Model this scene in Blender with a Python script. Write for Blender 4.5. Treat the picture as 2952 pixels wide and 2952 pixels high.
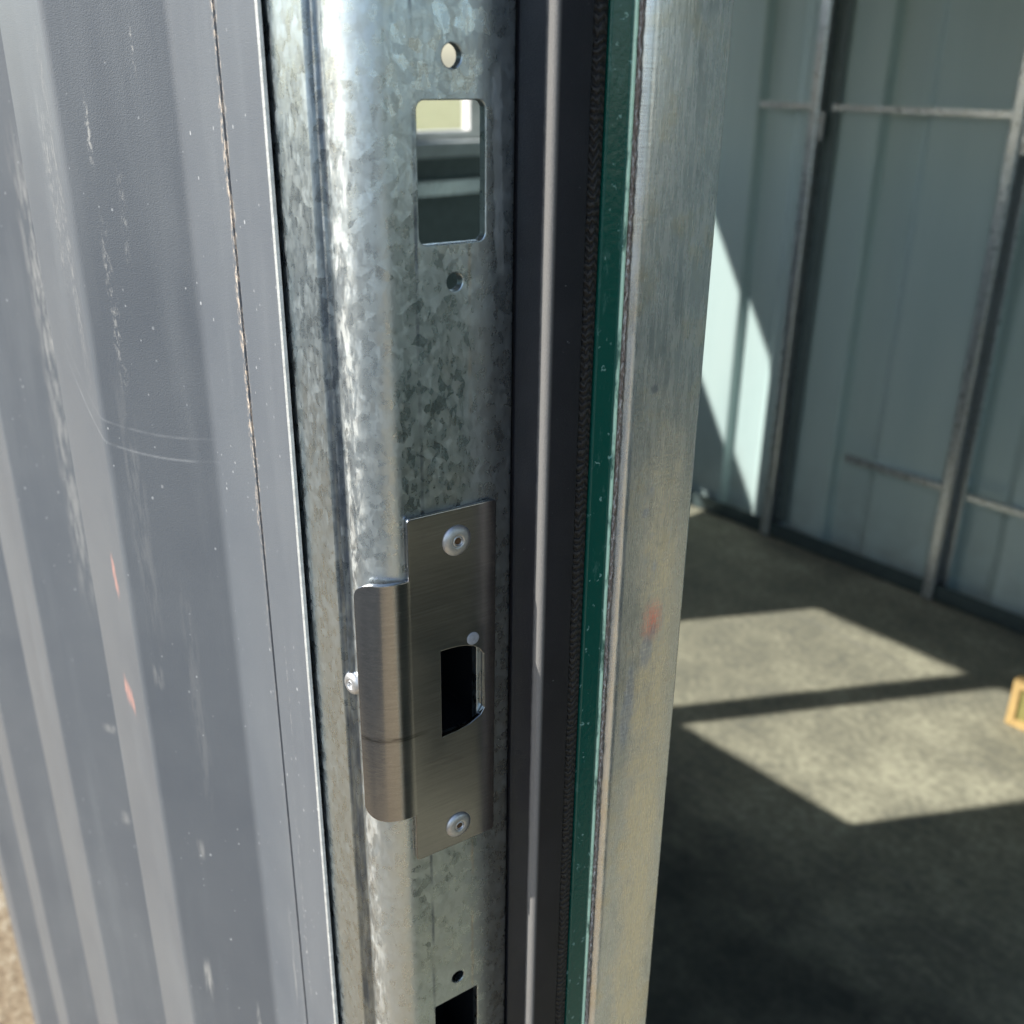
import bpy, bmesh, math, random
from mathutils import Vector, Matrix
R = math.radians
random.seed(7)
for o in list(bpy.data.objects): bpy.data.objects.remove(o)
SC = bpy.context.scene
COL = SC.collection
CAM_Z = 1.25

# ---------------------------------------------------------------- camera
cd = bpy.data.cameras.new('camera'); cam = bpy.data.objects.new('camera', cd); COL.objects.link(cam)
F, IMG = 2991.0, 2952.0
dn = Vector((1390.0-1476.0, 8400.0-1476.0, F)).normalized()      # world down seen in camera axes (x right, y down, z forward)
fw = Vector((0, 0, 1)); fh = (fw - dn*fw.dot(dn)).normalized(); rt = dn.cross(fh)
YAW = R(49)
def cam_to_world(v):                                              # v in camera axes (x right, y down, z forward)
    a, b, d = v.dot(rt), v.dot(fh), v.dot(dn)
    return Vector((a*math.cos(YAW)-b*math.sin(YAW), a*math.sin(YAW)+b*math.cos(YAW), -d))
cx, cy, cz = cam_to_world(Vector((1, 0, 0))), cam_to_world(Vector((0, -1, 0))), cam_to_world(Vector((0, 0, -1)))
M = Matrix((cx, cy, cz)).transposed().to_4x4(); M.translation = (0, 0, CAM_Z)
cam.matrix_world = M
cd.sensor_width = 36; cd.sensor_fit = 'HORIZONTAL'; cd.lens = F/IMG*36
cd.clip_start = .01; cd.clip_end = 2000
cd.dof.use_dof = True; cd.dof.focus_distance = .325; cd.dof.aperture_fstop = 15.0
SC.camera = cam

# ---------------------------------------------------------------- sky, sun, exposure
SUN_EL = R(39.5)
sd = Vector((.485, .875, -math.tan(SUN_EL))).normalized()         # direction the light travels
w = bpy.data.worlds.new('World'); SC.world = w; w.use_nodes = True
nt = w.node_tree; nt.nodes.clear()
sky = nt.nodes.new('ShaderNodeTexSky'); sky.sky_type = 'NISHITA'; sky.sun_disc = False
sky.sun_elevation = SUN_EL; sky.sun_rotation = math.atan2(-sd.x, -sd.y); sky.altitude = 50; sky.dust_density = 1.2
bg = nt.nodes.new('ShaderNodeBackground'); bg.inputs[1].default_value = .15
ow = nt.nodes.new('ShaderNodeOutputWorld')
nt.links.new(sky.outputs[0], bg.inputs[0]); nt.links.new(bg.outputs[0], ow.inputs[0])
sl = bpy.data.lights.new('sun', 'SUN'); sl.energy = 4.1; sl.angle = R(.55); sl.color = (1, .97, .91)
so = bpy.data.objects.new('sun', sl); COL.objects.link(so)
so.rotation_euler = sd.to_track_quat('-Z', 'Y').to_euler(); so.location = (-3, -5, 6)
vs = SC.view_settings
vs.view_transform = 'Standard'; vs.look = 'None'; vs.gamma = 1; vs.use_curve_mapping = False; vs.exposure = .78
SC.render.engine = 'CYCLES'
SC.cycles.max_bounces = 10; SC.cycles.diffuse_bounces = 6; SC.cycles.glossy_bounces = 6

# ---------------------------------------------------------------- helpers: objects
def link(o, parent=None):
    COL.objects.link(o)
    if parent: o.parent = parent
    return o
def tag(o, label=None, cat=None, group=None, kind=None):
    if label: o['label'] = label
    if cat: o['category'] = cat
    if group: o['group'] = group
    if kind: o['kind'] = kind
    return o
def empty(name, loc, rz=0):
    o = bpy.data.objects.new(name, None); o.location = loc; o.rotation_euler = (0, 0, rz); o.empty_display_size = .05
    return link(o)
def mesh_obj(name, verts, faces, m, parent=None, loc=(0, 0, 0), rz=0, smooth=25):
    me = bpy.data.meshes.new(name); me.from_pydata(verts, [], faces); me.update()
    bm = bmesh.new(); bm.from_mesh(me); bmesh.ops.remove_doubles(bm, verts=bm.verts, dist=1e-6)
    bmesh.ops.recalc_face_normals(bm, faces=bm.faces); bm.to_mesh(me); bm.free()
    if smooth is not None:
        me.shade_smooth(); me.set_sharp_from_angle(angle=R(smooth))
    me.materials.append(m)
    o = bpy.data.objects.new(name, me); o.location = loc; o.rotation_euler = (0, 0, rz)
    return link(o, parent)
class G:                                                          # vertices and faces of one mesh
    def __init__(s): s.v = []; s.f = []
    def add(s, v, f):
        n = len(s.v); s.v += [tuple(p) for p in v]; s.f += [tuple(i+n for i in q) for q in f]; return s
    def box(s, x0, x1, y0, y1, z0, z1):
        v = [(x, y, z) for z in (z0, z1) for y in (y0, y1) for x in (x0, x1)]
        return s.add(v, [(0, 2, 3, 1), (4, 5, 7, 6), (0, 1, 5, 4), (2, 6, 7, 3), (0, 4, 6, 2), (1, 3, 7, 5)])
    def sweep(s, pts, z0, z1, nz=1, closed=True, wob=None):       # plan outline pulled up along z
        n = len(pts); v = []; f = []
        for k in range(nz+1):
            z = z0+(z1-z0)*k/nz
            for i, p in enumerate(pts):
                q = wob(i, z) if wob else (0, 0)
                v.append((p[0]+q[0], p[1]+q[1], z))
        for k in range(nz):
            for i in range(n if closed else n-1):
                j = (i+1) % n
                f.append((k*n+i, k*n+j, (k+1)*n+j, (k+1)*n+i))
        if closed:
            f.append(tuple(range(n-1, -1, -1))); f.append(tuple(nz*n+i for i in range(n)))
        return s.add(v, f)
    def lathe(s, prof, centre, axis, nseg=32):                    # prof: (radius, height along axis)
        ax = Vector(axis).normalized(); a = ax.orthogonal().normalized(); b = ax.cross(a); c = Vector(centre)
        v = []; f = []; n = len(prof)
        for r, h in prof:
            for k in range(nseg):
                t = 2*math.pi*k/nseg; v.append(c+ax*h+(a*math.cos(t)+b*math.sin(t))*r)
        for i in range(n-1):
            for k in range(nseg):
                l = (k+1) % nseg
                f.append((i*nseg+k, i*nseg+l, (i+1)*nseg+l, (i+1)*nseg+k))
        f.append(tuple(range(nseg))); f.append(tuple((n-1)*nseg+k for k in range(nseg)))
        return s.add(v, f)
    def obj(s, name, m, parent=None, **k): return mesh_obj(name, s.v, s.f, m, parent, **k)
def sheet(front, t):                                              # closed outline of a sheet from its front polyline and its thickness
    n = len(front); back = []
    for i in range(n):
        a = Vector(front[max(i-1, 0)]); b = Vector(front[min(i+1, n-1)]); d = (b-a).normalized()
        back.append((front[i][0]-d.y*t, front[i][1]+d.x*t))
    return list(front)+back[::-1]
def round_poly(pts, radii, seg=6):                                # 2D polygon with rounded corners
    out = []; n = len(pts)
    for i, p in enumerate(pts):
        r = radii[i] if isinstance(radii, (list, tuple)) else radii
        p = Vector(p); a = (Vector(pts[i-1])-p); b = (Vector(pts[(i+1) % n])-p)
        if r <= 0: out.append(tuple(p)); continue
        a.normalize(); b.normalize(); ang = a.angle(b); d = r/math.tan(ang/2)
        p0, p1 = p+a*d, p+b*d; c = p+(a+b).normalized()*(r/math.sin(ang/2))
        v0, v1 = p0-c, p1-c; t = v0.angle_signed(v1)
        for k in range(seg+1):
            q = -t*k/seg; cs, sn = math.cos(q), math.sin(q)
            out.append((c.x+v0.x*cs-v0.y*sn, c.y+v0.x*sn+v0.y*cs))
    return out
def round_open(pts, r, seg=6):                                    # rounds the inner corners of an open polyline
    out_ = [pts[0]]
    for p0, p1, p2 in zip(pts, pts[1:], pts[2:]):
        q = round_poly([p0, p1, p2], [0, r, 0], seg) if r else [p0, p1, p2]
        out_ += q[1:-1]
    return out_+[pts[-1]]
def circle(cx_, cy_, r, n=24): return [(cx_+r*math.cos(2*math.pi*k/n), cy_+r*math.sin(2*math.pi*k/n)) for k in range(n)]
def plate_mesh(loops, t, bevel=0, cuts=()):                       # flat plate with holes: vertices (w, z, offset), faces
    cu = bpy.data.curves.new('tmp', 'CURVE'); cu.dimensions = '2D'; cu.fill_mode = 'BOTH'
    cu.extrude = t/2-bevel; cu.bevel_depth = bevel; cu.bevel_resolution = 2; cu.offset = -bevel
    S = 100.0                                                     # work in cm so that small outlines fill cleanly
    cu.extrude *= S; cu.bevel_depth *= S; cu.offset *= S
    for lp in loops:
        sp = cu.splines.new('POLY'); sp.points.add(len(lp)-1); sp.use_cyclic_u = True
        for q, p in zip(sp.points, lp): q.co = (p[0]*S, p[1]*S, 0, 1)
    o = bpy.data.objects.new('tmp', cu); COL.objects.link(o)
    dg = bpy.context.evaluated_depsgraph_get(); dg.update()
    me = bpy.data.meshes.new_from_object(o.evaluated_get(dg))
    bm = bmesh.new(); bm.from_mesh(me)
    bmesh.ops.scale(bm, vec=(1/S, 1/S, 1/S), verts=bm.verts)
    bmesh.ops.remove_doubles(bm, verts=bm.verts, dist=1e-6)
    for co, no in cuts:
        bmesh.ops.bisect_plane(bm, geom=bm.verts[:]+bm.edges[:]+bm.faces[:], plane_co=co, plane_no=no, dist=1e-7)
    bm.verts.index_update()
    v = [tuple(q.co) for q in bm.verts]; f = [tuple(q.index for q in p.verts) for p in bm.faces]
    bm.free(); bpy.data.objects.remove(o); bpy.data.curves.remove(cu); bpy.data.meshes.remove(me)
    return v, f

# ---------------------------------------------------------------- helpers: materials
class NT:
    def __init__(s, name):
        s.m = bpy.data.materials.new(name); s.m.use_nodes = True; s.t = s.m.node_tree
        s.b = s.t.nodes['Principled BSDF']; s.tc = s.n('TexCoord'); s.co = s.tc.outputs['Object']
    def n(s, kind, **k):
        q = s.t.nodes.new('ShaderNode'+kind)
        for a, b in k.items(): setattr(q, a, b)
        return q
    def l(s, a, b): s.t.links.new(a, b); return b
    def put(s, sock, v):
        if hasattr(v, 'is_output') or isinstance(v, bpy.types.NodeSocket): s.l(v, sock)
        else: sock.default_value = v
    def set(s, **k):
        for a, v in k.items(): s.put(s.b.inputs[a.replace('_', ' ')], v)
    def scale(s, v, co=None):
        q = s.n('Mapping'); s.l(co or s.co, q.inputs[0]); q.inputs['Scale'].default_value = v; return q.outputs[0]
    def noise(s, sc, detail=4, rough=.55, co=None, dist=0):
        q = s.n('TexNoise'); s.l(co or s.co, q.inputs['Vector']); q.inputs['Scale'].default_value = sc
        q.inputs['Detail'].default_value = detail; q.inputs['Roughness'].default_value = rough; q.inputs['Distortion'].default_value = dist
        return q.outputs['Fac'], q.outputs['Color']
    def ramp(s, f, *st, interp='LINEAR'):
        q = s.n('ValToRGB'); q.color_ramp.interpolation = interp; e = q.color_ramp.elements
        while len(e) < len(st): e.new(.5)
        for i, (p, c) in enumerate(st):
            e[i].position = p
            e[i].color = (c, c, c, 1) if isinstance(c, (int, float)) else (*c, 1)
        s.l(f, q.inputs[0]); return q.outputs[0]
    def mix(s, f, a, b, mode='MIX'):
        q = s.n('MixRGB', blend_type=mode)
        for i, v in enumerate((f, a, b)):
            if isinstance(v, tuple): v = (*v, 1) if len(v) == 3 else v
            s.put(q.inputs[i], v)
        return q.outputs[0]
    def math(s, op, a, b=0., c=None):
        q = s.n('Math', operation=op); s.put(q.inputs[0], a); s.put(q.inputs[1], b)
        if c is not None: s.put(q.inputs[2], c)
        return q.outputs[0]
    def vmath(s, op, a, b=None):
        q = s.n('VectorMath', operation=op); s.put(q.inputs[0], a)
        if b is not None: s.put(q.inputs[1], b)
        return q.outputs[0]
    def vscale(s, a, k):
        q = s.n('VectorMath', operation='SCALE'); s.put(q.inputs[0], a); q.inputs['Scale'].default_value = k; return q.outputs[0]
    def xyz(s):
        q = s.n('SeparateXYZ'); s.l(s.co, q.inputs[0]); return q.outputs
    def bump(s, h, strength=.3, dist=.001, normal=None):
        q = s.n('Bump'); q.inputs['Strength'].default_value = strength; q.inputs['Distance'].default_value = dist
        s.l(h, q.inputs['Height'])
        if normal is not None: s.l(normal, q.inputs['Normal'])
        return q.outputs[0]
    def band(s, v, a, b, soft):                                   # 1 between a and b, soft edges
        lo = s.n('MapRange'); s.put(lo.inputs[0], v); lo.inputs[1].default_value = a-soft; lo.inputs[2].default_value = a+soft
        hi = s.n('MapRange'); s.put(hi.inputs[0], v); hi.inputs[1].default_value = b-soft; hi.inputs[2].default_value = b+soft
        hi.inputs[3].default_value = 1; hi.inputs[4].default_value = 0
        return s.math('MULTIPLY', lo.outputs[0], hi.outputs[0])
    def spot(s, c, r, soft, squash=(1, 1, 1), wob=0, wsc=300):    # 1 inside an ellipsoid round c
        co = s.co
        if wob:
            co = s.vmath('ADD', co, s.vscale(s.vmath('SUBTRACT', s.noise(wsc)[1], (.5, .5, .5)), wob))
        d = s.vmath('MULTIPLY', s.vmath('SUBTRACT', co, c), squash)
        q = s.n('VectorMath', operation='LENGTH'); s.l(d, q.inputs[0])
        m = s.n('MapRange'); s.l(q.outputs['Value'], m.inputs[0]); m.inputs[1].default_value = r+soft; m.inputs[2].default_value = r-soft
        return m.outputs[0]

def mat_galv(name='galvanised spangle', cell=310, tilt=.085, lo=(.43, .50, .53), hi=(.62, .695, .725), rough=(.24, .40), scratch=False, metal=1.):
    s = NT(name)
    warp = s.vmath('ADD', s.co, s.vscale(s.noise(cell*.6, 2)[1], .0022))
    v1 = s.n('TexVoronoi'); s.l(warp, v1.inputs['Vector']); v1.inputs['Scale'].default_value = cell
    v2 = s.n('TexVoronoi'); s.l(s.scale((1.3, 1.3, .55), warp), v2.inputs['Vector']); v2.inputs['Scale'].default_value = cell*2.2
    c1 = v1.outputs['Color']; c2 = v2.outputs['Color']
    big = s.noise(38, 5, .6)[0]
    fine = s.noise(1700, 3)[0]
    strk = s.noise(1, 4, .6, s.scale((420, 420, 9)))[0]
    g = s.mix(.48, c1, c2); g = s.mix(.20, g, big); g = s.mix(.10, g, strk)
    val = s.ramp(g, (.18, 0.), (.82, 1.))
    col = s.mix(val, lo, hi)
    col = s.mix(s.math('MULTIPLY', s.ramp(big, (.45, 0.), (.72, 1.)), .35), col, (.50, .51, .47))
    rg = s.math('MULTIPLY_ADD', s.ramp(g, (.3, 0.), (.7, 1.)), rough[1]-rough[0], rough[0])
    rg = s.math('MULTIPLY_ADD', s.math('SUBTRACT', fine, .5), .12, rg)
    if scratch:                                                   # a pale rubbed swath curving down beside the upper cutout
        x, y, z = s.xyz()
        bend = s.math('MULTIPLY_ADD', s.math('POWER', s.math('MAXIMUM', s.math('SUBTRACT', 1.246, z), 0.), 1.7), .26, .0308)
        dv = s.math('SUBTRACT', s.math('MULTIPLY_ADD', s.math('SUBTRACT', s.noise(220)[0], .5), .003, y), bend)
        mk = s.math('MULTIPLY', s.band(dv, -.0013, .0013, .0003), s.band(z, 1.196, 1.249, .002))
        col = s.mix(s.math('MULTIPLY', mk, .55), col, (.60, .64, .66))
        rg = s.math('MULTIPLY_ADD', mk, .15, rg)
        # faint rolled lines that run the height of the sheet, with old white deposit along one of them
        ln = s.band(s.math('MULTIPLY_ADD', s.math('SUBTRACT', s.noise(1, 3, .5, s.scale((1, 1, 25)))[0], .5), .0012, y), .0052, .0062, .0002)
        col = s.mix(s.math('MULTIPLY', ln, s.ramp(s.noise(1, 4, .6, s.scale((60, 60, 70)))[0], (.40, 0.), (.6, .75))), col, (.13, .16, .22))
        ln2 = s.band(s.math('MULTIPLY_ADD', s.math('SUBTRACT', s.noise(160)[0], .5), .002, y), .0215, .0225, .0003)
        col = s.mix(s.math('MULTIPLY', ln2, s.ramp(s.noise(1, 4, .6, s.scale((60, 60, 40)))[0], (.45, 0.), (.6, .5))), col, (.58, .50, .40))
        dk = s.math('MULTIPLY', s.band(x, -.0127, -.0078, .0012), s.ramp(s.noise(1, 6, .75, s.scale((420, 420, 150)), .5)[0], (.47, 0.), (.54, 1.)))
        col = s.mix(s.math('MULTIPLY', dk, .75), col, (.20, .23, .25))
        w1 = s.math('MULTIPLY', s.band(x, -.0125, -.0055, .0012), s.ramp(s.noise(1, 6, .7, s.scale((260, 260, 75)), .6)[0], (.48, 0.), (.56, 1.)))
        col = s.mix(s.math('MULTIPLY', w1, .8), col, (.80, .81, .76)); rg = s.math('MULTIPLY_ADD', w1, .2, rg)
    met = metal
    if scratch:
        nose = s.math('MULTIPLY', s.band(x, -.0125, .01, .0008), s.band(y, -.03, -.0012, .001))
        met = s.math('SUBTRACT', 1., s.math('MULTIPLY', nose, .10))
        col = s.mix(s.math('MULTIPLY', nose, .3), col, (.76, .79, .78))
        bead = s.math('MULTIPLY', s.band(x, -.0170, -.0131, .0003), s.ramp(s.noise(1, 4, .6, s.scale((300, 300, 60)))[0], (.30, .35), (.60, .9)))
        col = s.mix(bead, col, (.11, .14, .19))  # bead darkened: the shade of its steps put into the colour
    geo = s.n('NewGeometry')
    off = s.vscale(s.vmath('SUBTRACT', s.mix(.4, c1, c2), (.5, .5, .5)), tilt)
    nrm = s.vmath('NORMALIZE', s.vmath('ADD', geo.outputs['Normal'], off))
    nrm = s.bump(s.mix(.5, fine, strk), .12, .0006, nrm)
    s.set(Base_Color=col, Metallic=met, Roughness=rg, Normal=nrm)
    return s.m
def mat_stainless():
    s = NT('brushed stainless steel')
    br = s.noise(1, 5, .65, s.scale((2600, 130, 5200)))[0]
    br2 = s.noise(1, 3, .6, s.scale((500, 30, 1500)))[0]
    blot = s.noise(55, 5, .6)[0]
    g = s.mix(.5, br, br2)
    col = s.mix(s.ramp(g, (.3, 0.), (.7, 1.)), (.29, .29, .298), (.44, .44, .448))
    x, y, z = s.xyz()
    mk = s.math('MULTIPLY', s.band(s.math('MULTIPLY_ADD', s.math('SUBTRACT', s.noise(130)[0], .5), .003, z), 1.0555, 1.0572, .0005), s.band(y, -.02, .003, .003))
    col = s.mix(s.math('MULTIPLY', mk, s.ramp(br2, (.35, .1), (.6, .75))), col, (.08, .075, .07))
    fl = s.ramp(s.noise(420, 4, .7)[0], (.70, 0.), (.74, .5))
    col = s.mix(fl, col, (.75, .75, .72))
    rg = s.math('MULTIPLY_ADD', s.ramp(blot, (.35, 0.), (.7, 1.)), .06, .12)
    rg = s.math('MULTIPLY_ADD', g, .08, rg)
    s.set(Base_Color=col, Metallic=1., Roughness=rg, Normal=s.bump(g, .10, .0003))
    return s.m
def mat_rivet():
    s = NT('dull aluminium rivet')
    s.set(Base_Color=s.mix(s.noise(900, 3)[0], (.45, .45, .45), (.70, .70, .69)), Metallic=.85, Roughness=.42, Normal=s.bump(s.noise(1500)[0], .15, .0004)); return s.m
def mat_plain(name, col, rough=.5, metal=0., var=.25, sc=40, bump=.1, bsc=600, bd=.0006, spec=.5):
    s = NT(name)
    c2 = tuple(c*(1-var) for c in col)
    s.set(Base_Color=s.mix(s.ramp(s.noise(sc, 5, .6)[0], (.3, 0.), (.7, 1.)), c2, col), Roughness=rough, Metallic=metal,
          Normal=s.bump(s.noise(bsc, 3)[0], bump, bd))
    s.b.inputs['Specular IOR Level'].default_value = spec
    return s.m
def mat_powder():
    s = NT('dark powder coat')
    gr = s.noise(2600, 2)[0]
    sp = s.ramp(s.noise(700, 3, .7)[0], (.72, 0.), (.76, 1.))
    col = s.mix(s.ramp(s.noise(60, 4)[0], (.3, 0.), (.7, 1.)), (.006, .007, .012), (.013, .0135, .019))
    col = s.mix(sp, col, (.30, .30, .31))
    x, y, z = s.xyz()
    nose = s.band(s.math('MULTIPLY_ADD', s.math('SUBTRACT', s.noise(300)[0], .5), .001, x), .0150, .03, .0008)
    nose = s.math('MULTIPLY', nose, s.band(y, .030, .0366, .0006))
    col = s.mix(nose, col, s.mix(gr, (.12, .115, .11), (.24, .23, .215)))
    s.b.inputs['Specular IOR Level'].default_value = .34
    s.set(Base_Color=col, Roughness=.42, Normal=s.bump(gr, .35, .0005)); return s.m
def mat_cladding():
    s = NT('weathered grey cladding paint')
    x, y, z = s.xyz()                                             # x along the sheet (0 at the lap edge, negative to the left), z up
    orange = s.noise(2300, 2, .5)[0]
    base = s.mix(s.ramp(s.noise(14, 5, .6)[0], (.3, 0.), (.7, 1.)), (.100, .112, .127), (.125, .137, .149))
    dust = s.ramp(s.noise(1, 5, .65, s.scale((45, 45, 5)))[0], (.50, 0.), (.80, .28))
    col = s.mix(dust, base, (.23, .245, .25))
    grit = s.ramp(s.noise(1, 5, .75, s.scale((850, 850, 300)))[0], (.50, 0.), (.60, 1.))
    soft = s.ramp(s.noise(1, 4, .65, s.scale((500, 500, 60)))[0], (.44, 0.), (.60, 1.))
    wx = s.math('MULTIPLY_ADD', s.math('SUBTRACT', s.noise(1, 3, .5, s.scale((160, 160, 40)))[0], .5), .0022, x)
    for xa, za, zb, wd, k, g_ in ((-.072, 1.2475, 1.260, .0003, .9, 1), (-.0868, 1.220, 1.238, .0005, .8, 1), (-.0865, 1.150, 1.195, .0011, .55, 1), (-.0800, 1.188, 1.214, .0007, .35, 1),
                           (-.113, 1.18, 1.235, .0040, .32, 1), (-.104, 1.15, 1.25, .0030, .30, 1), (-.254, 1.100, 1.205, .0045, .75, 0), (-.256, .99, 1.10, .004, .5, 0), (-.0865, .853, .873, .0011, .8, 0),
                           (-.257, .830, .838, .002, .45, 0), (-.0685, .838, .853, .0007, .9, 0), (-.257, .895, .900, .003, .5, 0), (-.0825, .935, .944, .0012, .45, 0), (-.089, 1.02, 1.029, .0012, .4, 0),
                           (-.0875, 1.05, 1.14, .0022, .16, 0), (-.077, .97, 1.06, .0020, .13, 0), (-.0365, .88, .93, .0010, .4, 0), (-.0205, .90, .99, .0006, .4, 1), (-.0165, 1.02, 1.07, .0004, .35, 1)):
        mk = s.math('MULTIPLY', s.band(wx, xa-wd, xa+wd, wd*.5), s.band(z, za, zb, (zb-za)*.22))
        mk = s.math('MULTIPLY', s.math('MULTIPLY', mk, grit if g_ else soft), k*(.8 if g_ else .6))
        col = s.mix(mk, col, (.56, .54, .49))
    # two swept scratches across the first flank
    for dz, kk in ((0., .30), (.0085, .16)):
        q = s.math('SUBTRACT', x, -.072)
        zz = s.math('SUBTRACT', z, s.math('MULTIPLY_ADD', s.math('MULTIPLY', q, q), 8.2, 1.1185+dz))
        mk = s.math('MULTIPLY', s.band(zz, -.0004, .0004, .0003), s.band(x, -.128, -.064, .006))
        col = s.mix(s.math('MULTIPLY', s.math('MULTIPLY', mk, s.ramp(s.noise(140, 4, .6)[0], (.35, .2), (.6, 1.))), kk*1.1), col, (.42, .43, .43))
    v = s.n('TexVoronoi'); s.l(s.scale((1, 1, .7)), v.inputs['Vector']); v.inputs['Scale'].default_value = 330
    rad = s.math('SUBTRACT', s.ramp(v.outputs['Color'], (.45, 0.), (1., .20)), v.outputs['Distance'])
    dots = s.math('MULTIPLY', s.ramp(rad, (.0, 0.), (.05, 1.)), s.ramp(s.noise(30, 4, .7)[0], (.40, .15), (.56, 1.)))
    col = s.mix(s.math('MULTIPLY', dots, .7), col, (.50, .51, .51))
    # grit caught along the lap seam
    sx = s.math('MULTIPLY_ADD', s.math('SUBTRACT', s.noise(1, 4, .6, s.scale((120, 120, 40)))[0], .5), .006, x)
    seam = s.math('MULTIPLY', s.band(sx, -.0305, -.0262, .0008), s.ramp(s.noise(1, 5, .75, s.scale((900, 900, 330)))[0], (.50, 0.), (.56, 1.)))
    seam = s.math('MULTIPLY', seam, s.ramp(s.math('MULTIPLY_ADD', s.noise(1, 3, .5, s.scale((3, 3, 16)))[0], .5, s.math('MULTIPLY', s.math('SUBTRACT', z, 1.05), 2.2)), (.25, .06), (.50, 1.)))
    col = s.mix(seam, col, s.mix(s.noise(700)[0], (.30, .21, .13), (.74, .66, .56)))
    # orange scuffs on the first rib
    orr = 0.
    for cz_, cx_ in ((1.0650, -.1115), (1.0590, -.1100), (1.0050, -.1205), (1.0035, -.1170), (1.0018, -.1135)):
        sp = s.spot((cx_, -.0284, cz_), .0017, .0012, (1, .2, .36), .005, 300)
        orr = s.math('MAXIMUM', orr, sp)
    col = s.mix(s.math('MULTIPLY', orr, .45), col, (.74, .33, .25))
    rg = s.math('MULTIPLY_ADD', dust, .25, .40)
    s.set(Base_Color=col, Roughness=rg, Normal=s.bump(orange, .22, .0006)); return s.m
def mat_green():
    s = NT('glossy dark green plastic')
    fl = s.n('TexVoronoi'); s.l(s.scale((1, 1, .45), s.vmath('ADD', s.co, s.vscale(s.noise(300, 3)[1], .008))), fl.inputs['Vector']); fl.inputs['Scale'].default_value = 380
    f = s.math('MULTIPLY', s.ramp(fl.outputs['Distance'], (.10, 1.), (.2, 0.)), s.ramp(fl.outputs['Color'], (.42, 0.), (.5, 1.)))
    smear = s.math('MULTIPLY', s.ramp(s.noise(1, 5, .7, s.scale((160, 160, 60)))[0], (.60, 0.), (.72, .55)), 1.)
    f = s.math('MAXIMUM', s.math('MULTIPLY', f, .85), s.math('MULTIPLY', smear, .45))
    col = s.mix(f, (.003, .080, .058), (.22, .42, .37))
    x, y, z = s.xyz()
    lip = s.math('MULTIPLY', s.band(x, .0204, .03, .0002), s.ramp(s.noise(1, 4, .7, s.scale((200, 200, 60)))[0], (.38, .15), (.50, 1.)))
    col = s.mix(lip, col, (.62, .90, .68))  # the lip's bright reflected line painted as pale mint
    s.set(Base_Color=col, Roughness=.22, Normal=s.bump(s.noise(500, 4)[0], .15, .0008)); return s.m
def mat_post():
    s = NT('dulled galvanised post')
    x, y, z = s.xyz()
    st = s.noise(1, 6, .7, s.scale((500, 500, 60)))[0]
    cl = s.noise(60, 6, .65)[0]
    gr = s.mix(.5, s.noise(1, 3, .6, s.scale((1500, 1500, 160)))[0], s.noise(1, 3, .6, s.scale((160, 160, 1900)))[0])
    col = s.mix(s.ramp(s.mix(.5, st, cl), (.35, 0.), (.65, 1.)), (.62, .65, .66), (.88, .88, .86))
    col = s.mix(s.math('MULTIPLY', s.ramp(cl, (.52, 0.), (.66, 1.)), .6), col, (.72, .65, .50))
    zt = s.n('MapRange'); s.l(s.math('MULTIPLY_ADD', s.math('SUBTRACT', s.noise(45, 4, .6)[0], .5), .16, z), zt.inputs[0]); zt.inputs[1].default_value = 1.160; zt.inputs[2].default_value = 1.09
    lit_streak = s.math('MULTIPLY', zt.outputs[0], s.band(s.math('MULTIPLY_ADD', s.math('SUBTRACT', s.noise(120, 5, .7)[0], .5), .012, y), .0725, .0868, .0030))
    lit_streak = s.math('MULTIPLY', lit_streak, s.ramp(s.mix(.5, s.noise(1, 6, .7, s.scale((260, 260, 70)))[0], gr), (.38, .25), (.54, 1.)))
    col = s.mix(s.math('MULTIPLY', lit_streak, .75), col, (1., .83, .52))                 # warm reflected light painted into the zinc colour
    dkm = s.ramp(s.noise(1, 6, .75, s.scale((150, 150, 40)))[0], (.54, 0.), (.66, .32))
    col = s.mix(dkm, col, (.30, .33, .34))
    pk = s.spot((.022, .0782, 1.0830), .0032, .0024, (1, 1, .6), .0035, 420)
    pk = s.math('MULTIPLY', pk, s.ramp(gr, (.42, .25), (.52, 1.)))
    col = s.mix(pk, col, (1., .40, .28))
    bl = 0.
    for yy, zz, r_, q in ((.0725, 1.1225, .0011, 1), (.0742, 1.1295, .0009, .8), (.0755, 1.1145, .0008, 1), (.0775, 1.103, .0010, .6), (.0790, 1.0790, .0014, .6), (.0765, 1.0720, .0026, .4), (.0705, 1.0560, .0021, .18), (.0690, 1.0460, .0019, .2)):
        bl = s.math('MAXIMUM', bl, s.spot((.022, yy, zz), r_, .0006, (1, 1, q), .003, 500))
    col = s.mix(s.math('MULTIPLY', s.math('MULTIPLY', bl, s.ramp(gr, (.40, .1), (.55, 1.))), .6), col, (.27, .28, .31))
    ch = s.spot((.022, .0725, 1.1625), .0014, .0004, (1, 1, 1), .0015, 600)
    col = s.mix(s.math('MULTIPLY', ch, .7), col, (.34, .36, .42))
    rg = s.math('MULTIPLY_ADD', s.ramp(st, (.3, 0.), (.7, 1.)), .14, .20)
    met = s.math('SUBTRACT', s.math('MULTIPLY_ADD', lit_streak, -.38, .88), s.math('MULTIPLY', s.math('MAXIMUM', pk, bl), .3))
    s.set(Base_Color=col, Metallic=met, Roughness=rg, Normal=s.bump(s.mix(.6, gr, cl), .30, .0006)); return s.m
def mat_cut():
    s = NT('ragged cut edge')
    n = s.noise(1, 5, .75, s.scale((1400, 1400, 420)))[0]
    s.set(Base_Color=s.ramp(n, (.3, (.10, .075, .06)), (.5, (.34, .27, .23)), (.62, (.70, .69, .67))), Roughness=.7, Metallic=.2, Normal=s.bump(n, .8, .0012)); return s.m
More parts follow.
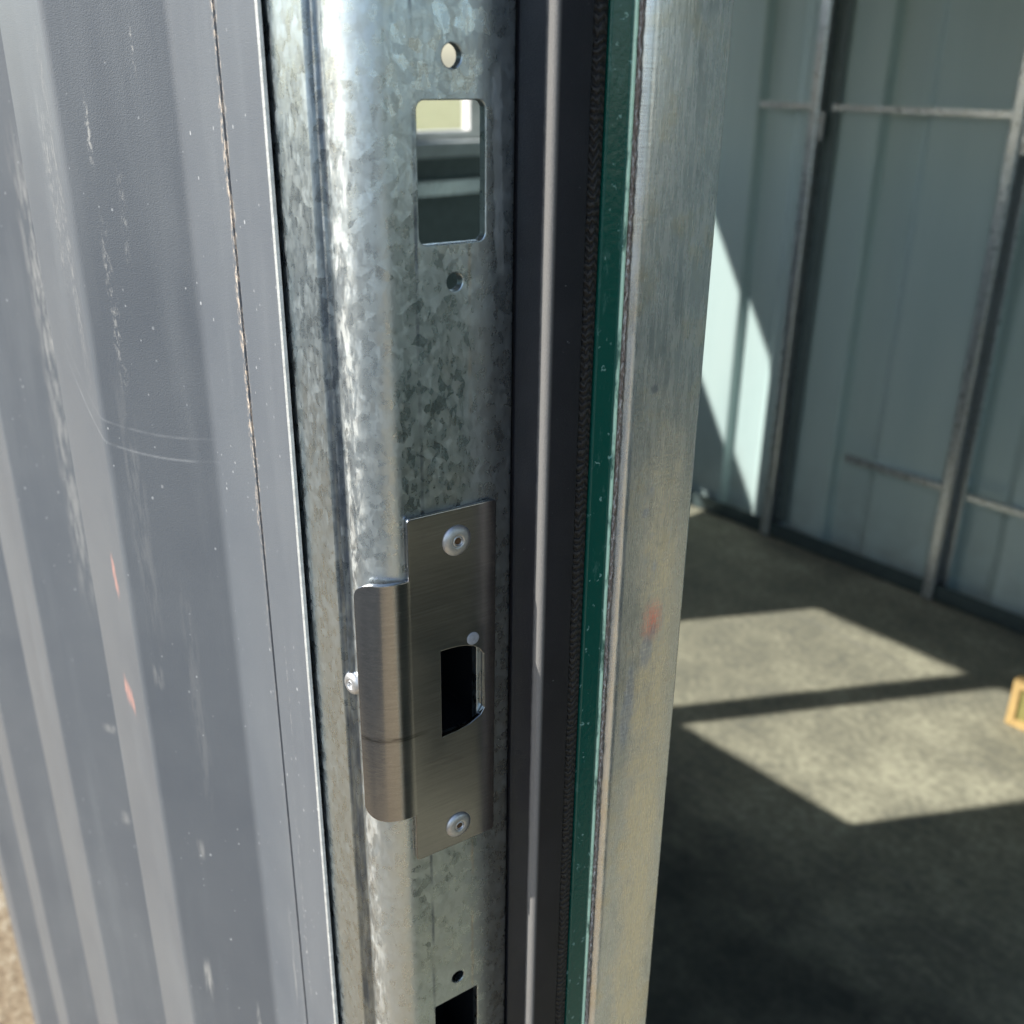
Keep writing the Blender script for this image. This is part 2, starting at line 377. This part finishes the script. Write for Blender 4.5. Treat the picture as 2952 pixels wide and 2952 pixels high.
def mat_seal():
    s = NT('black knitted seal')
    x, y, z = s.xyz()
    # rows of small hooked stitches: zigzag offset against height
    wz = s.math('SUBTRACT', s.noise(1, 3, .6, s.scale((400, 400, 150)))[0], .5)
    zig = s.math('PINGPONG', s.math('MULTIPLY', y, 520.), 1.)
    ph = s.math('FRACT', s.math('MULTIPLY_ADD', wz, 2.2, s.math('ADD', s.math('MULTIPLY', z, 430.), s.math('MULTIPLY', zig, .55))))
    st = s.ramp(ph, (.0, .1), (.35, 1.), (.62, .9), (.8, .05))
    n = s.noise(900, 4, .7)[0]
    h = s.mix(.35, st, n)
    col = s.mix(s.ramp(h, (.35, 0.), (.8, 1.)), (.003, .003, .004), (.030, .028, .028))
    s.set(Base_Color=col, Roughness=.6, Normal=s.bump(h, .9, .0012)); return s.m
def mat_concrete():
    s = NT('worn concrete floor')
    a = s.noise(7, 6, .62)[0]; b = s.noise(2.2, 4, .5)[0]; c = s.noise(60, 5, .65)[0]
    g = s.mix(.5, a, b); g = s.mix(.36, g, c)
    col = s.ramp(g, (.36, (.115, .12, .10)), (.50, (.235, .228, .168)), (.62, (.42, .405, .295)))
    tr = s.math('MULTIPLY', s.ramp(s.noise(1, 5, .7, s.scale((1.2, 26, 1)))[0], (.60, 0.), (.68, .4)), 1.)
    col = s.mix(tr, col, (.24, .235, .20))
    x, y, z = s.xyz()
    yw = s.math('MULTIPLY_ADD', s.math('SUBTRACT', s.noise(14)[0], .5), .006, y)
    for yy, k in ((1.32, .5), (1.394, .35)):                      # screed lines along the slab
        ln = s.math('MULTIPLY', s.band(yw, yy-.003, yy+.003, .002), s.ramp(s.noise(9, 5, .7)[0], (.40, .2), (.60, 1.)))
        col = s.mix(s.math('MULTIPLY', ln, k), col, (.36, .33, .28))
    floor_shade = s.spot((-.50, .90, 0), .42, .16, (.9, 1.1, 1), .45, 3.2)
    floor_shade2 = s.spot((-.95, 1.05, 0), .20, .08, (1, 1, 1), .30, 5)
    col = s.mix(s.math('MULTIPLY', s.math('MAXIMUM', floor_shade, floor_shade2), s.ramp(a, (.30, .90), (.70, .62))), col, (.026, .030, .030))  # foreground shade painted dark into the concrete
    s.set(Base_Color=col, Roughness=.75, Normal=s.bump(c, .25, .004)); return s.m
def mat_lining():
    s = NT('off-white wall lining')
    col = s.mix(s.ramp(s.noise(1, 5, .6, s.scale((9, 9, 1.4)))[0], (.3, 0.), (.7, 1.)), (.42, .545, .535), (.48, .60, .58))
    low = s.n('MapRange'); s.l(s.xyz()[2], low.inputs[0]); low.inputs[1].default_value = .0; low.inputs[2].default_value = .25
    grime = s.math('MULTIPLY', s.math('SUBTRACT', 1., low.outputs[0]), s.ramp(s.noise(11, 5, .65)[0], (.4, 0.), (.7, .5)))
    col = s.mix(grime, col, (.22, .22, .20))
    s.set(Base_Color=col, Roughness=.42, Normal=s.bump(s.noise(6, 3)[0], .08, .01)); return s.m
def mat_ground():
    s = NT('dry pale ground')
    x, y, z = s.xyz()
    a = s.noise(38, 7, .7)[0]; b = s.noise(5, 5, .6)[0]; c = s.noise(160, 5, .7)[0]
    col = s.ramp(s.mix(.5, a, c), (.36, (.08, .055, .032)), (.46, (.28, .205, .125)), (.55, (.42, .335, .22)), (.66, (.60, .55, .45)))
    grass = s.ramp(s.mix(.5, s.noise(3, 6, .7)[0], s.noise(40, 4, .6)[0]), (.35, (.19, .20, .08)), (.65, (.42, .41, .22)))
    wob = s.math('MULTIPLY_ADD', s.math('SUBTRACT', b, .5), .5, y)
    dark_front = s.n('MapRange'); s.l(wob, dark_front.inputs[0]); dark_front.inputs[1].default_value = -1.0; dark_front.inputs[2].default_value = -1.3
    dark_col = s.ramp(s.mix(.4, s.noise(1.2, 5, .6)[0], c), (.35, (.050, .055, .054)), (.65, (.095, .10, .095)))
    col = s.mix(dark_front.outputs[0], col, dark_col)  # unseen ground in front darkened to dim reflections and bounce
    far = s.n('MapRange'); s.l(x, far.inputs[0]); far.inputs[1].default_value = -3.6; far.inputs[2].default_value = -4.6
    back = s.n('MapRange'); s.l(y, back.inputs[0]); back.inputs[1].default_value = -.2; back.inputs[2].default_value = .6
    col = s.mix(s.math('MULTIPLY', s.math('MULTIPLY', far.outputs[0], back.outputs[0]), s.ramp(b, (.30, .4), (.5, 1.))), col, grass)
    s.set(Base_Color=col, Roughness=.95, Normal=s.bump(s.mix(.5, a, c), .8, .02)); return s.m

GALV = mat_galv(scratch=True); GALV2 = mat_galv('galvanised stud', cell=120, tilt=.06, lo=(.50, .55, .57), hi=(.68, .72, .74), rough=(.26, .36), metal=.75)
STEEL = mat_stainless(); RIVET = mat_rivet(); POWDER = mat_powder(); CLAD = mat_cladding(); GREEN = mat_green()
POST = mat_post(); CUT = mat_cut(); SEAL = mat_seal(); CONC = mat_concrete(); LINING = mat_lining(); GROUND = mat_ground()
EDGE = mat_plain('bare sheet edge', (.74, .74, .69), .45, .2, .35, 300, .3, 900, .0006)
RUST = mat_plain('rusty rivet pin', (.16, .085, .04), .8, .3, .5, 900, .6, 1200, .0008)
GLUE = mat_plain('cloudy dried glue', (.40, .41, .43), .3, 0, .3, 900, .2, 900)
WHITE = mat_plain('white window frame', (.80, .80, .78), .4)
KERB = mat_plain('pale concrete base', (.52, .49, .42), .9, 0, .35, 30, .4, 120, .004)
ROOF = mat_plain('roof lining', (.50, .55, .56), .5)
WOOD = mat_plain('pale yellow timber', (.62, .42, .17), .6, 0, .3, 60, .3, 300, .001)
PLY = mat_plain('olive plywood', (.33, .30, .10), .7, 0, .35, 30, .3, 200, .001)
GREYW = mat_plain('grey lining', (.46, .54, .55), .5)
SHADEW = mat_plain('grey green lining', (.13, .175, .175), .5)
OUTW = mat_plain('dark grey paint', (.10, .112, .125), .45)
BLACK = mat_plain('black blocker', (.010, .012, .014), .6)
DARKW = mat_plain('dark lining', (.10, .115, .12), .5)
DARKS = mat_plain('dark base channel', (.10, .14, .145), .5, .5)

# ---------------------------------------------------------------- frame of the jamb: x along the wall (right), y into the building
JAMB = Vector((-.22559, .15558, 0)); JROT = -R(6.5)
BR = .012                                                         # radius of the rounded outer corner
def bend(wz, off):                                                # unfolded sheet coordinate -> plan position, off = distance out of the sheet
    if wz >= 0: return (off, wz)
    L = BR*math.pi/2
    if wz > -L:
        ph = math.pi/2+wz/BR
        return (-BR+(BR+off)*math.sin(ph), -(BR+off)*math.cos(ph))
    return (-BR+(wz+L), -BR-off)
CUTS = [((wq, 0, 0), (1, 0, 0)) for wq in [-.0004*k for k in range(0, 48)]]

# ================================================================ SETTING
# ground, floor, ceiling
g = G(); N = 40
g.add([(-150, -150, -.02), (150, -150, -.02), (150, 150, -.02), (-150, 150, -.02)], [(0, 1, 2, 3)])
tag(g.obj('ground', GROUND, smooth=None), kind='structure')
X0, X1, YB = -2.6, 3.0, 2.41
g = G(); g.sweep([(X0, .285), (-1.06, .285), (-1.0, .215), (-.30, .172), (X1, .155), (X1, YB+.05), (X0, YB+.05)], -.10, 0)
tag(g.obj('floor', CONC, smooth=None), kind='structure')
g = G(); g.box(X0-.05, X1+.05, .05, YB+.1, 2.42, 2.46)
tag(g.obj('ceiling', ROOF, smooth=None), kind='structure')

# far wall of corrugated lining
prof = []
P = .36; xs = -1.73-P*4
def lin(x0_, x1_, ytop, yrec):
    pts = []; k = 0
    c0 = -1.7275-P*3
    x = x0_; pts.append((x0_, ytop))
    c = c0
    while c < x1_:
        for dx, yy in ((-.0635, ytop), (-.0560, yrec), (.0375, yrec), (.0685, ytop)):
            if x0_ < c+dx < x1_: pts.append((c+dx, yy))
        c += P
    pts.append((x1_, ytop)); return pts
g = G(); g.sweep(sheet(round_open(lin(X0, X1, YB-.016, YB+.014), .010, 5), .0012), 0, 2.42)
fwall = empty('far_wall', ((X0+X1)/2, YB, 0))
tag(fwall, 'off-white ribbed sheet wall at the back of the shed interior', 'wall')
def child_world(gm, name, m, parent, **k):                        # mesh given in world coordinates, parented to a thing
    o = gm.obj(name, m, None, **k); o.parent = parent; o.matrix_parent_inverse = (Matrix.Translation(parent.location) @ Matrix.Rotation(parent.rotation_euler.z, 4, 'Z')).inverted(); return o
child_world(g, 'lining_sheet', LINING, fwall, smooth=25)
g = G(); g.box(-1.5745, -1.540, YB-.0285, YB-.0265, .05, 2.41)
child_world(g, 'dark_strip', SHADEW, fwall, smooth=None)  # dark strip against the lining, right of the stud
g = G(); g.sweep([(X0, YB-.045), (X1, YB-.045), (X1, YB-.043), (X0+.002, YB-.043)], 0, .045); g.box(X0, X1, YB-.045, YB-.0185, .001, .004)
child_world(g, 'base_channel', DARKS, fwall)

# studs: open C channels screwed to the lining
def make_stud(x, label):
    y1 = YB-.018; y0 = y1-.042; t = .0022
    out = [(x+.028, y0+.010), (x+.0285, y0+.004), (x+.0235, y0), (x+.004, y0), (x, y0+.004), (x, y1), (x+.046, y1), (x+.046, y1-.010)]
    inn = [(x+.046-t, y1-.010), (x+.046-t, y1-t), (x+t, y1-t), (x+t, y0+.005), (x+.005, y0+t), (x+.0225, y0+t), (x+.0285-t, y0+.005), (x+.028-t, y0+.010)]
    gg = G(); gg.sweep([(a-x, b-y1) for a, b in out+inn], .006, 2.41)
    o = gg.obj('wall_stud', GALV2, loc=(x, y1, 0))
    gc = G(); gc.box(.0305, .044, -.0350, -.0320, 1.085, 1.150); cl_ = gc.obj('cleat', GALV2, o, smooth=None)
    for zz in (1.100, 1.132):
        gb = G(); gb.lathe([(.0050, 0), (.0048, .003), (.0030, .0045)], (.0375, -.0350, zz), (0, -1, 0), 12); gb.obj('bolt', RIVET, cl_)
    return tag(o, label, 'stud', 'steel studs on the back wall')
make_stud(-1.606, 'galvanised upright stud on the back wall nearest the sunlit patches')
make_stud(-1.098, 'galvanised upright stud on the back wall further right, its foot beside the dark corner')
make_stud(-2.13, 'galvanised upright stud at the hidden left end of the back wall')
for xx in (-.58, -.06): 
    o = make_stud(xx, 'galvanised upright stud on the back wall right of the photo frame')
# noggins
def noggin(x0_, x1_, z, label):
    gg = G(); y1 = YB-.0175
    pts = round_poly([(0, 0), (0, -.018), (x1_-x0_, -.018), (x1_-x0_, 0)], [0, .006, .002, 0])
    gg.sweep(pts, 0, .0025); gg.box(0.004, x1_-x0_-.002, -.0178, -.0158, -.012, .0025)
    o = gg.obj('rail', GALV2, loc=(x0_, y1-.0005, z)); return tag(o, label, 'rail', 'thin rails across the back wall')
noggin(-1.775, -1.6065, 1.166, 'short stub of the upper thin steel rail left of the bright stud')
noggin(-1.5585, -1.0985, 1.166, 'upper thin steel rail between the two studs on the back wall')
noggin(-1.385, -1.0985, .300, 'lower thin steel rail ending bluntly left of the right stud')
noggin(-1.045, -.5805, .296, 'lower thin steel rail starting right of the right stud')
noggin(-1.055, -.5805, 1.166, 'upper thin steel rail right of the right stud')

# left end wall with its windows
def hole_wall(name, outer, holes, t, m, place, parent=None):
    v, f = plate_mesh([outer]+holes, t)
    return mesh_obj(name, [place(*p) for p in v], f, m, parent, smooth=None)
def rect(a0, b0, a1, b1): return [(a0, b0), (a1, b0), (a1, b1), (a0, b1)]
ew = empty('end_wall', (X0, 1.3, 0)); tag(ew, 'shaded end wall glimpsed through the upper cutout, with a window onto dry grass', 'wall')
H3 = rect(1.74, 1.042, 2.34, 2.06); H1 = rect(.705, 1.58, 1.42, 2.05); H2 = rect(.87, 1.17, 1.06, 1.33)
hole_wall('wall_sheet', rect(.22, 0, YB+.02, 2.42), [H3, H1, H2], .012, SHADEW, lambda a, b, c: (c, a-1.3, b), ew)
g = G(); t = .03
fr = G()
for (a0, b0, a1, b1) in ((1.74, 1.042, 1.77, 2.06), (2.31, 1.042, 2.34, 2.06), (1.7705, 1.042, 2.3095, 1.066), (1.7705, 2.036, 2.3095, 2.06)):
    fr.box(-.03, .012, a0-1.3, a1-1.3, b0, b1)
wf = fr.obj('window', WHITE, ew, smooth=None)
fr = G(); fr.box(-.026, .010, 2.065-1.3, 2.125-1.3, 1.0665, 2.0355); fr.obj('mullion', WHITE, wf, smooth=None)
fr = G(); fr.box(.0122, .085, 1.70-1.3, 2.37-1.3, 1.000, 1.040); fr.obj('window_sill', ROOF, ew, smooth=None)
fr = G(); fr.box(.0065, .05, .3-1.3, YB-.03-1.3, .890, .930); fr.obj('rail', GALV2, ew, smooth=None)
# right end wall
er = empty('end_wall', (X1, 1.3, 0)); tag(er, 'right end wall of the shed with a wide opening added for fill light, out of the frame', 'wall')
hole_wall('wall_sheet', rect(.0, 0, YB+.02, 2.42), [rect(.45, .95, 2.0, 2.05)], .012, LINING, lambda a, b, c: (c, a-1.3, b), er)  # added opening that brightens the interior and its reflections

# front wall left of the cladding panel, with the sliding window that throws the two light patches
fl = empty('front_wall', (-1.9, .28, 0)); tag(fl, 'front shed wall left of the cladding panel, out of the frame', 'wall')
hole_wall('wall_sheet', rect(X0, 0, -1.14, 2.42), [rect(-2.245, 1.097, -1.368, 1.717)], .010, GREYW, lambda a, b, c: (a+1.9, c, b), fl)
hole_wall('outer_sheet', rect(X0, -.02, -1.145, 2.42), [rect(-2.247, 1.095, -1.366, 1.719)], .004, OUTW, lambda a, b, c: (a+1.9, c-.012, b), fl)
fr = G(); fr.box(-1.840+1.9, -1.775+1.9, -.012, .012, 1.0975, 1.7165); fr.obj('mullion', WHITE, fl, smooth=None)
# wall above the door and to its right
g = G(); g.box(-1.1, .549, .10, .275, 2.06, 2.419)
hw = g.obj('header', DARKW, smooth=None); tag(hw, 'wall band above the doorway, above the frame', 'wall')
rw = empty('front_wall', (1.8, .10, 0)); tag(rw, 'front shed wall right of the doorway with a square opening added for light, out of the frame', 'wall')
hole_wall('wall_sheet', rect(.55, -.02, X1, 2.419), [rect(.66, 1.16, 1.34, 1.95)], .02, LINING, lambda a, b, c: (a-1.8, c, b), rw)  # added opening that lights the floor mirrored in the post
# threshold
g = G(); g.box(-.215, .548, .12, .158, -.02, .004); tag(g.obj('threshold', GALV2, smooth=None), kind='structure')

# ================================================================ CLADDING PANEL
KS = .953
CROT = -R(4)
pe = JAMB + Matrix.Rotation(JROT, 3, 'Z') @ Vector((-.0395, -.0175, 0))
D = .0286
cl = empty('cladding_panel', (pe.x, pe.y, 0), CROT)
tag(cl, 'dusty dark grey ribbed metal wall panel left of the galvanised jamb', 'wall panel')
front = [(0.0, .0), (-.0265, 0), (-.0269, .0014), (-.0282, .0014), (-.0287, .0002), (-.059, .0002), (-.0615, -.0006)]
ribs = [(-.050, .0002)]
for r0, r1, r2, r3 in ((.0615, .095, .151, .178), (.245, .288, .367, .395), (.490, .535, .608, .636), (.750, .795, .860, .890)):
    ribs += [(-r0, 0), (-r1, -D), (-r2, -D), (-r3, 0)]
ribs += [(-.915, 0)]
front = front[:-2]+round_open(ribs, .0065)
fr_r = list(reversed(front))                                       # left to right so that thickness goes inward
g = G(); g.sweep(sheet(fr_r, .0010), .05, 2.40, nz=1)
g.obj('panel_sheet', CLAD, cl, smooth=14)
g = G(); g.sweep([(.0002, -.0002), (.0009, .0002), (.0009, .0012), (.0002, .0012)], .05, 2.40); g.obj('cut_edge', EDGE, cl)
g = G(); g.sweep(round_poly([(-.96, -.018), (-.0, -.012), (.0, .06), (-.96, .06)], [.01, 0, 0, 0]), -.02, .046); g.obj('base_strip', KERB, cl)

# ================================================================ DOOR JAMB
jb = empty('door_jamb', JAMB, JROT)
tag(jb, 'galvanised steel door jamb with rounded outer edge and lock cutouts', 'door jamb')
TJ = .0030
outer = rect(-.0195, .0, .0365, 2.05)
holes = [round_poly(rect(.0068, 1.2060, .0272, 1.2414), .0022), circle(.0172, 1.2517, .0029), circle(.0174, 1.1957, .0025), circle(.0157, .9430, .0025),
         round_poly(rect(.0060, .8985, .0240, .9336), .0006), round_poly(rect(.0092, 1.0505, .0240, 1.0840), .001)]
v, f = plate_mesh([outer]+holes, TJ, .00035, CUTS)
vv = []
for a, b, c in v:
    x, y = bend(a, c-TJ/2); vv.append((x, y, b))
# front return: bead and recessed strip beside the cladding
gm = G(); gm.add(vv, f)
ret = [(-.080, -.0150), (-.0188, -.0150), (-.0172, -.0148), (-.0164, -.0139), (-.0160, -.0131), (-.0152, -.01335), (-.0146, -.0131), (-.0140, -.0123), (-.0128, -.0120), (-.0118, -.01203)]
gm.sweep(sheet(ret, .0014), 0, 2.05)
gm.obj('jamb_sheet', GALV, jb, smooth=11)
g = G()
for q in ((-.034, -.0034, .0030, .0034, .88, .95), (-.034, -.0034, .0286, .0290, .88, .95), (-.0345, -.0341, .0030, .0290, .88, .95), (-.034, -.0034, .0036, .0284, .9496, .95), (-.034, -.0034, .0036, .0284, .88, .8804)): g.box(*q)
g.obj('cutout_dark_box', BLACK, jb, smooth=None)  # added black box that keeps the lower cutout dark
def rivet(parent, centre, axis, r=.0046, h=.0012, name='rivet', pin=True):
    gg = G(); gg.lathe([(r, -.0003), (r, .0002), (r*.93, h*.55), (r*.72, h*.85), (r*.52, h), (r*.42, h*.97), (r*.36, h*.80), (r*.30, h*.92), (r*.26, h*.6)], centre, axis, 40)
    o = gg.obj(name, RIVET, parent, smooth=40)
    if pin:
        gp = G(); gp.lathe([(r*.255, 0), (r*.255, h*.55), (r*.15, h*.72), (r*.05, h*.66)], centre, axis, 16); gp.obj('pin', RUST, o)
    return o
rivet(jb, (-.0145, -.0126, 1.0712), (.25, -1, 0), .0038, .0014, pin=False)

# ================================================================ STRIKE PLATE
sp = empty('strike_plate', JAMB, JROT)
tag(sp, 'brushed stainless strike plate with curved lip riveted to the galvanised jamb', 'strike plate')
TP = .0016
out = round_poly([(-.0005, 1.1302), (.0302, 1.1298), (.0298, 1.0058), (-.0005, 1.0062), (-.0005, 1.0250), (-.0150, 1.0250), (-.0150, 1.1106), (-.0005, 1.1106)],
                 [.0012, .0014, .0014, .0012, 0, .0050, .0055, 0])
latch = [(.0099, 1.0834), (.0124, 1.0834), (.0162, 1.0831), (.0191, 1.0825), (.0219, 1.0814), (.0241, 1.0797), (.0259, 1.0772), (.0259, 1.0571), (.0245, 1.055), (.0205, 1.0531), (.0158, 1.0521), (.0099, 1.0518)]
v, f = plate_mesh([out, latch], TP, .00028, CUTS[:40])
vv = []
for a, b, c in v:
    x, y = bend(a, c+TP/2+.0002+min(1, max(0, -a)/.008)*.0013); vv.append((x, y, b))
mesh_obj('plate', vv, f, STEEL, sp, smooth=11)
g = G(); g.box(-.030, -.0045, .0060, .0285, 1.0470, 1.0475); g.box(-.030, -.0045, .0060, .0285, 1.0865, 1.0870); g.box(-.030, -.0045, .0055, .0059, 1.0470, 1.0870); g.box(-.030, -.0045, .0286, .0290, 1.0470, 1.0870); g.box(-.0305, -.0301, .0055, .0290, 1.0470, 1.0870)
g.obj('latch_dark_box', BLACK, sp, smooth=None)  # added black box that keeps the latch hole dark
rivet(sp, (TP+.0002, .0160, 1.1197), (1, 0, 0), .0049, .0012)
rivet(sp, (TP+.0002, .0155, 1.0142), (1, 0, 0), .0047, .0012)
g = G(); g.lathe([(.0022, 0), (.0021, .0003), (.0016, .0005), (.0006, .00045)], (TP+.0002, .0216, 1.0844), (1, 0, 0), 24); g.obj('glue_drop', GLUE, sp)

# ================================================================ DOOR STOP (dark channel and its seal)
ds = empty('door_stop', JAMB, JROT)
tag(ds, 'dark powder coated door stop channel standing beside the galvanised reveal', 'door stop')
st = round_poly([(-.004, .0455), (-.004, .0374), (.0010, .0374), (.0012, .0366), (.0186, .0352), (.0198, .0462), (.0185, .0463), (.0185, .0470), (-.004, .0470)],
                [0, 0, .0004, .0008, .0016, .0004, 0, 0, 0])
g = G(); g.sweep(st, 0, 2.05, nz=1); g.obj('channel', POWDER, ds, smooth=40)
g = G(); g.sweep(round_poly([(.002, .0471), (.0188, .0468), (.0194, .0490), (.0188, .0515), (.002, .0515)], [0, .0008, .001, .0008, 0]), 0, 2.05); g.obj('seal', SEAL, ds, smooth=60)

# ================================================================ INNER POST WITH GREEN EDGE
ps = empty('frame_post', JAMB, JROT)
tag(ps, 'scuffed galvanised inner post with green edge and a smear of orange paint', 'post')
po = round_poly([(-.02, .0612), (.0220, .0612), (.0220, .0918), (-.02, .0918)], [0, .0042, .0010, 0], 10)
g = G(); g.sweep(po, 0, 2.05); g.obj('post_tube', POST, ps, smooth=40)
g = G(); g.sweep(round_poly([(.0, .0517), (.0196, .0517), (.0199, .0583), (.0209, .0589), (.0209, .0598), (.0, .0598)], [0, .0008, .0008, .0004, .0005, 0]), 0, 2.05); g.obj('green_strip', GREEN, ps, smooth=50)
rr = random.Random(3)
ofs = {}
def wob(i, z):
    k = (i, round(z, 4))
    if k not in ofs: ofs[k] = (rr.uniform(-.0003, .0004), rr.uniform(-.00025, .00025))
    return ofs[k]
g = G(); g.sweep([(.010, .0600), (.0206, .0600), (.0212, .0606), (.0208, .0611), (.010, .0611)], 0.6, 1.5, nz=700, wob=wob); g.obj('cut_edge', CUT, ps, smooth=60)

# ================================================================ SMALL THINGS
bx = empty('wooden_tray', (-.694, 1.97, .002), R(0)); tag(bx, 'pale yellow timber framed tray standing on the sunlit floor at the right edge', 'tray')
fr = G()
for a in ((0, .016, 0, .03, 0, .105), (.40, .416, 0, .03, 0, .105), (.0165, .3995, 0, .03, 0, .016), (.0165, .3995, 0, .03, .089, .105)): fr.box(*a)
fr.obj('frame', WOOD, bx)
fr = G(); fr.box(.0165, .3995, .006, .012, .0165, .0885); fr.obj('panel', PLY, bx)
